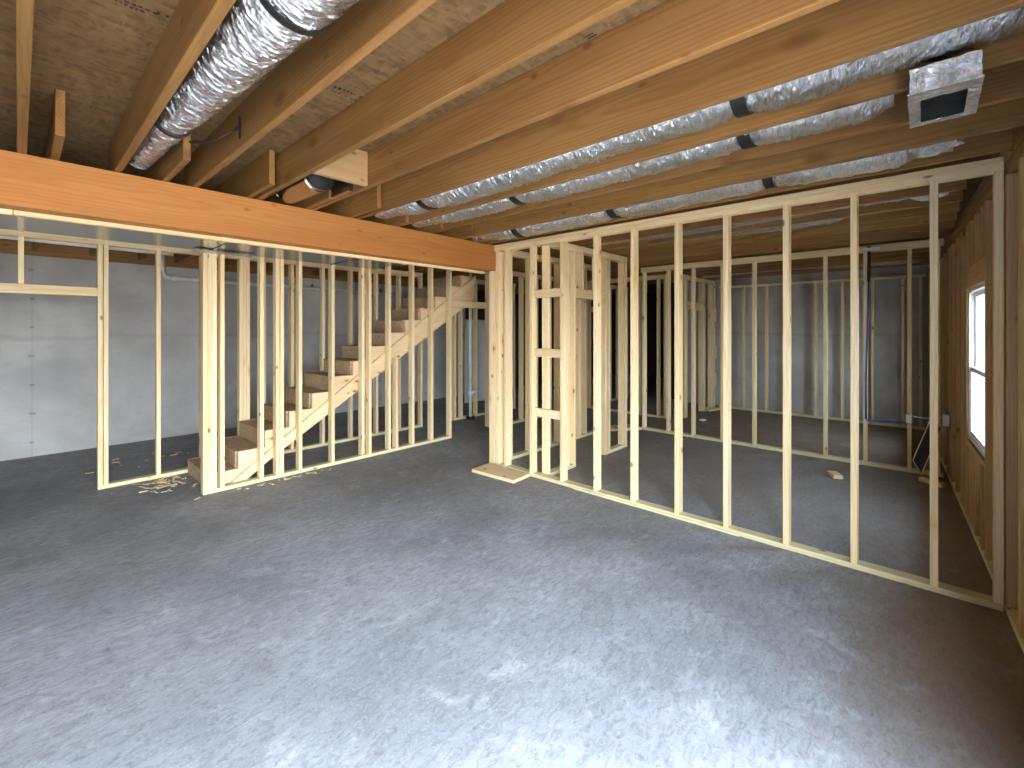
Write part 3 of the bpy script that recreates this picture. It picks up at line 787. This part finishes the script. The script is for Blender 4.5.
# dark panel with a pale edge leaning behind the last stud
dp = thing('leaning_panel', 'dark panel with a pale rim propped on one corner below the window wall', 'panel', (6.9, .0, 0))
C0 = Vector((6.56, .02, .03)); e1 = Vector((-.0, -.16, .52)); e2 = Vector((.0, .075, .145))
def quad_panel(name, o, a, b, t, mat):
    n = a.cross(b).normalized() * t; bm = bmesh.new()
    V = [bm.verts.new(Vector(q) - ORG[dp.name]) for q in (o, o + a, o + a + b, o + b, o + n, o + a + n, o + a + b + n, o + b + n)]
    for f in ((0, 1, 2, 3), (7, 6, 5, 4), (0, 4, 5, 1), (1, 5, 6, 2), (2, 6, 7, 3), (3, 7, 4, 0)): bm.faces.new([V[i] for i in f])
    bmesh.ops.recalc_face_normals(bm, faces=bm.faces)
    me = bpy.data.meshes.new(name); bm.to_mesh(me); bm.free(); return link(name, me, mat, dp)
quad_panel('panel_sheet', C0, e1, e2, .012, M['board_shade'])
u1, u2 = e1.normalized() * .012, e2.normalized() * .012
for o_, a_, b_ in ((C0, e1, u2), (C0 + e2 - u2, e1, u2), (C0 + u2, u1, e2 - 2 * u2), (C0 + e1 - u1 + u2, u1, e2 - 2 * u2)):
    quad_panel('rim', o_ - a_.cross(b_).normalized() * .004, a_, b_, .020, M['stud'])

# ------------------------------------------------------------------ light
W = bpy.data.worlds.new('World'); SC.world = W; W.use_nodes = True
wn = W.node_tree; wn.nodes.clear(); wg = G(wn)
wo = wg.n('ShaderNodeOutputWorld'); bg = wg.n('ShaderNodeBackground')
wtc = wg.n('ShaderNodeTexCoord'); wsep = wg.n('ShaderNodeSeparateXYZ'); wg.l(wtc.outputs['Generated'], wsep.inputs[0])
wcol = wg.mix(wg.mapr(wsep.outputs[2], -.02, .7), (.84, .925, 1.0), (.64, .79, 1.0))
wg.l(wcol, bg.inputs[0]); bg.inputs[1].default_value = 44.0
wg.l(bg.outputs[0], wo.inputs[0])
su = bpy.data.lights.new('sun', 'SUN'); su.energy = 9.0; su.angle = .01; su.color = (1, .90, .76)
so = bpy.data.objects.new('sun', su); COL.objects.link(so)
sdir = Vector((.55, .10, .80)).normalized()      # where the sun stands
so.rotation_euler = sdir.to_track_quat('Z', 'Y').to_euler(); so.location = (5, -5, 10)
def portal(name, s0, s1, z0, z1):
    l = bpy.data.lights.new(name, 'AREA'); l.shape = 'RECTANGLE'; l.size = s1 - s0; l.size_y = z1 - z0; l.cycles.is_portal = True
    o = bpy.data.objects.new(name, l); COL.objects.link(o)
    c = Matrix.Rotation(RW, 4, 'Z') @ Vector(((s0 + s1) / 2, -.13, (z0 + z1) / 2)) + Vector(RO)
    o.location = c; o.rotation_euler = (PI / 2, 0, RW + PI)   # faces into the room
    o.rotation_euler = (Vector((math.sin(RW), -math.cos(RW), 0))).to_track_quat('Z', 'Y').to_euler()
portal('door_daylight', DOOR[0], DOOR[1], DOOR[2], DOOR[3])
portal('window_daylight', WIN[0], WIN[1], WIN[2], WIN[3])
portal('window_daylight', 3.85, 4.59, .70, 1.93)  # daylight for the added window

# ------------------------------------------------------------------ camera
cam = bpy.data.cameras.new('camera'); co = bpy.data.objects.new('camera', cam); COL.objects.link(co)
co.location = (0, 0, 1.6); co.rotation_euler = (PI / 2, 0, math.radians(42.4 - 90))
cam.sensor_width = 36; cam.lens = 36 * 451.2 / 1024; cam.shift_y = -(384 - 329) / 1024
cam.clip_start = .03
SC.camera = co
SC.view_settings.view_transform = 'Standard'; SC.view_settings.look = 'None'
SC.view_settings.gamma = 1; SC.view_settings.use_curve_mapping = False
SC.view_settings.exposure = 0.09
SC.cycles.use_denoising = True
SC.cycles.max_bounces = 10; SC.cycles.diffuse_bounces = 7; SC.cycles.glossy_bounces = 4
SC.cycles.sample_clamp_indirect = 12
SC.cycles.caustics_reflective = False; SC.cycles.caustics_refractive = False
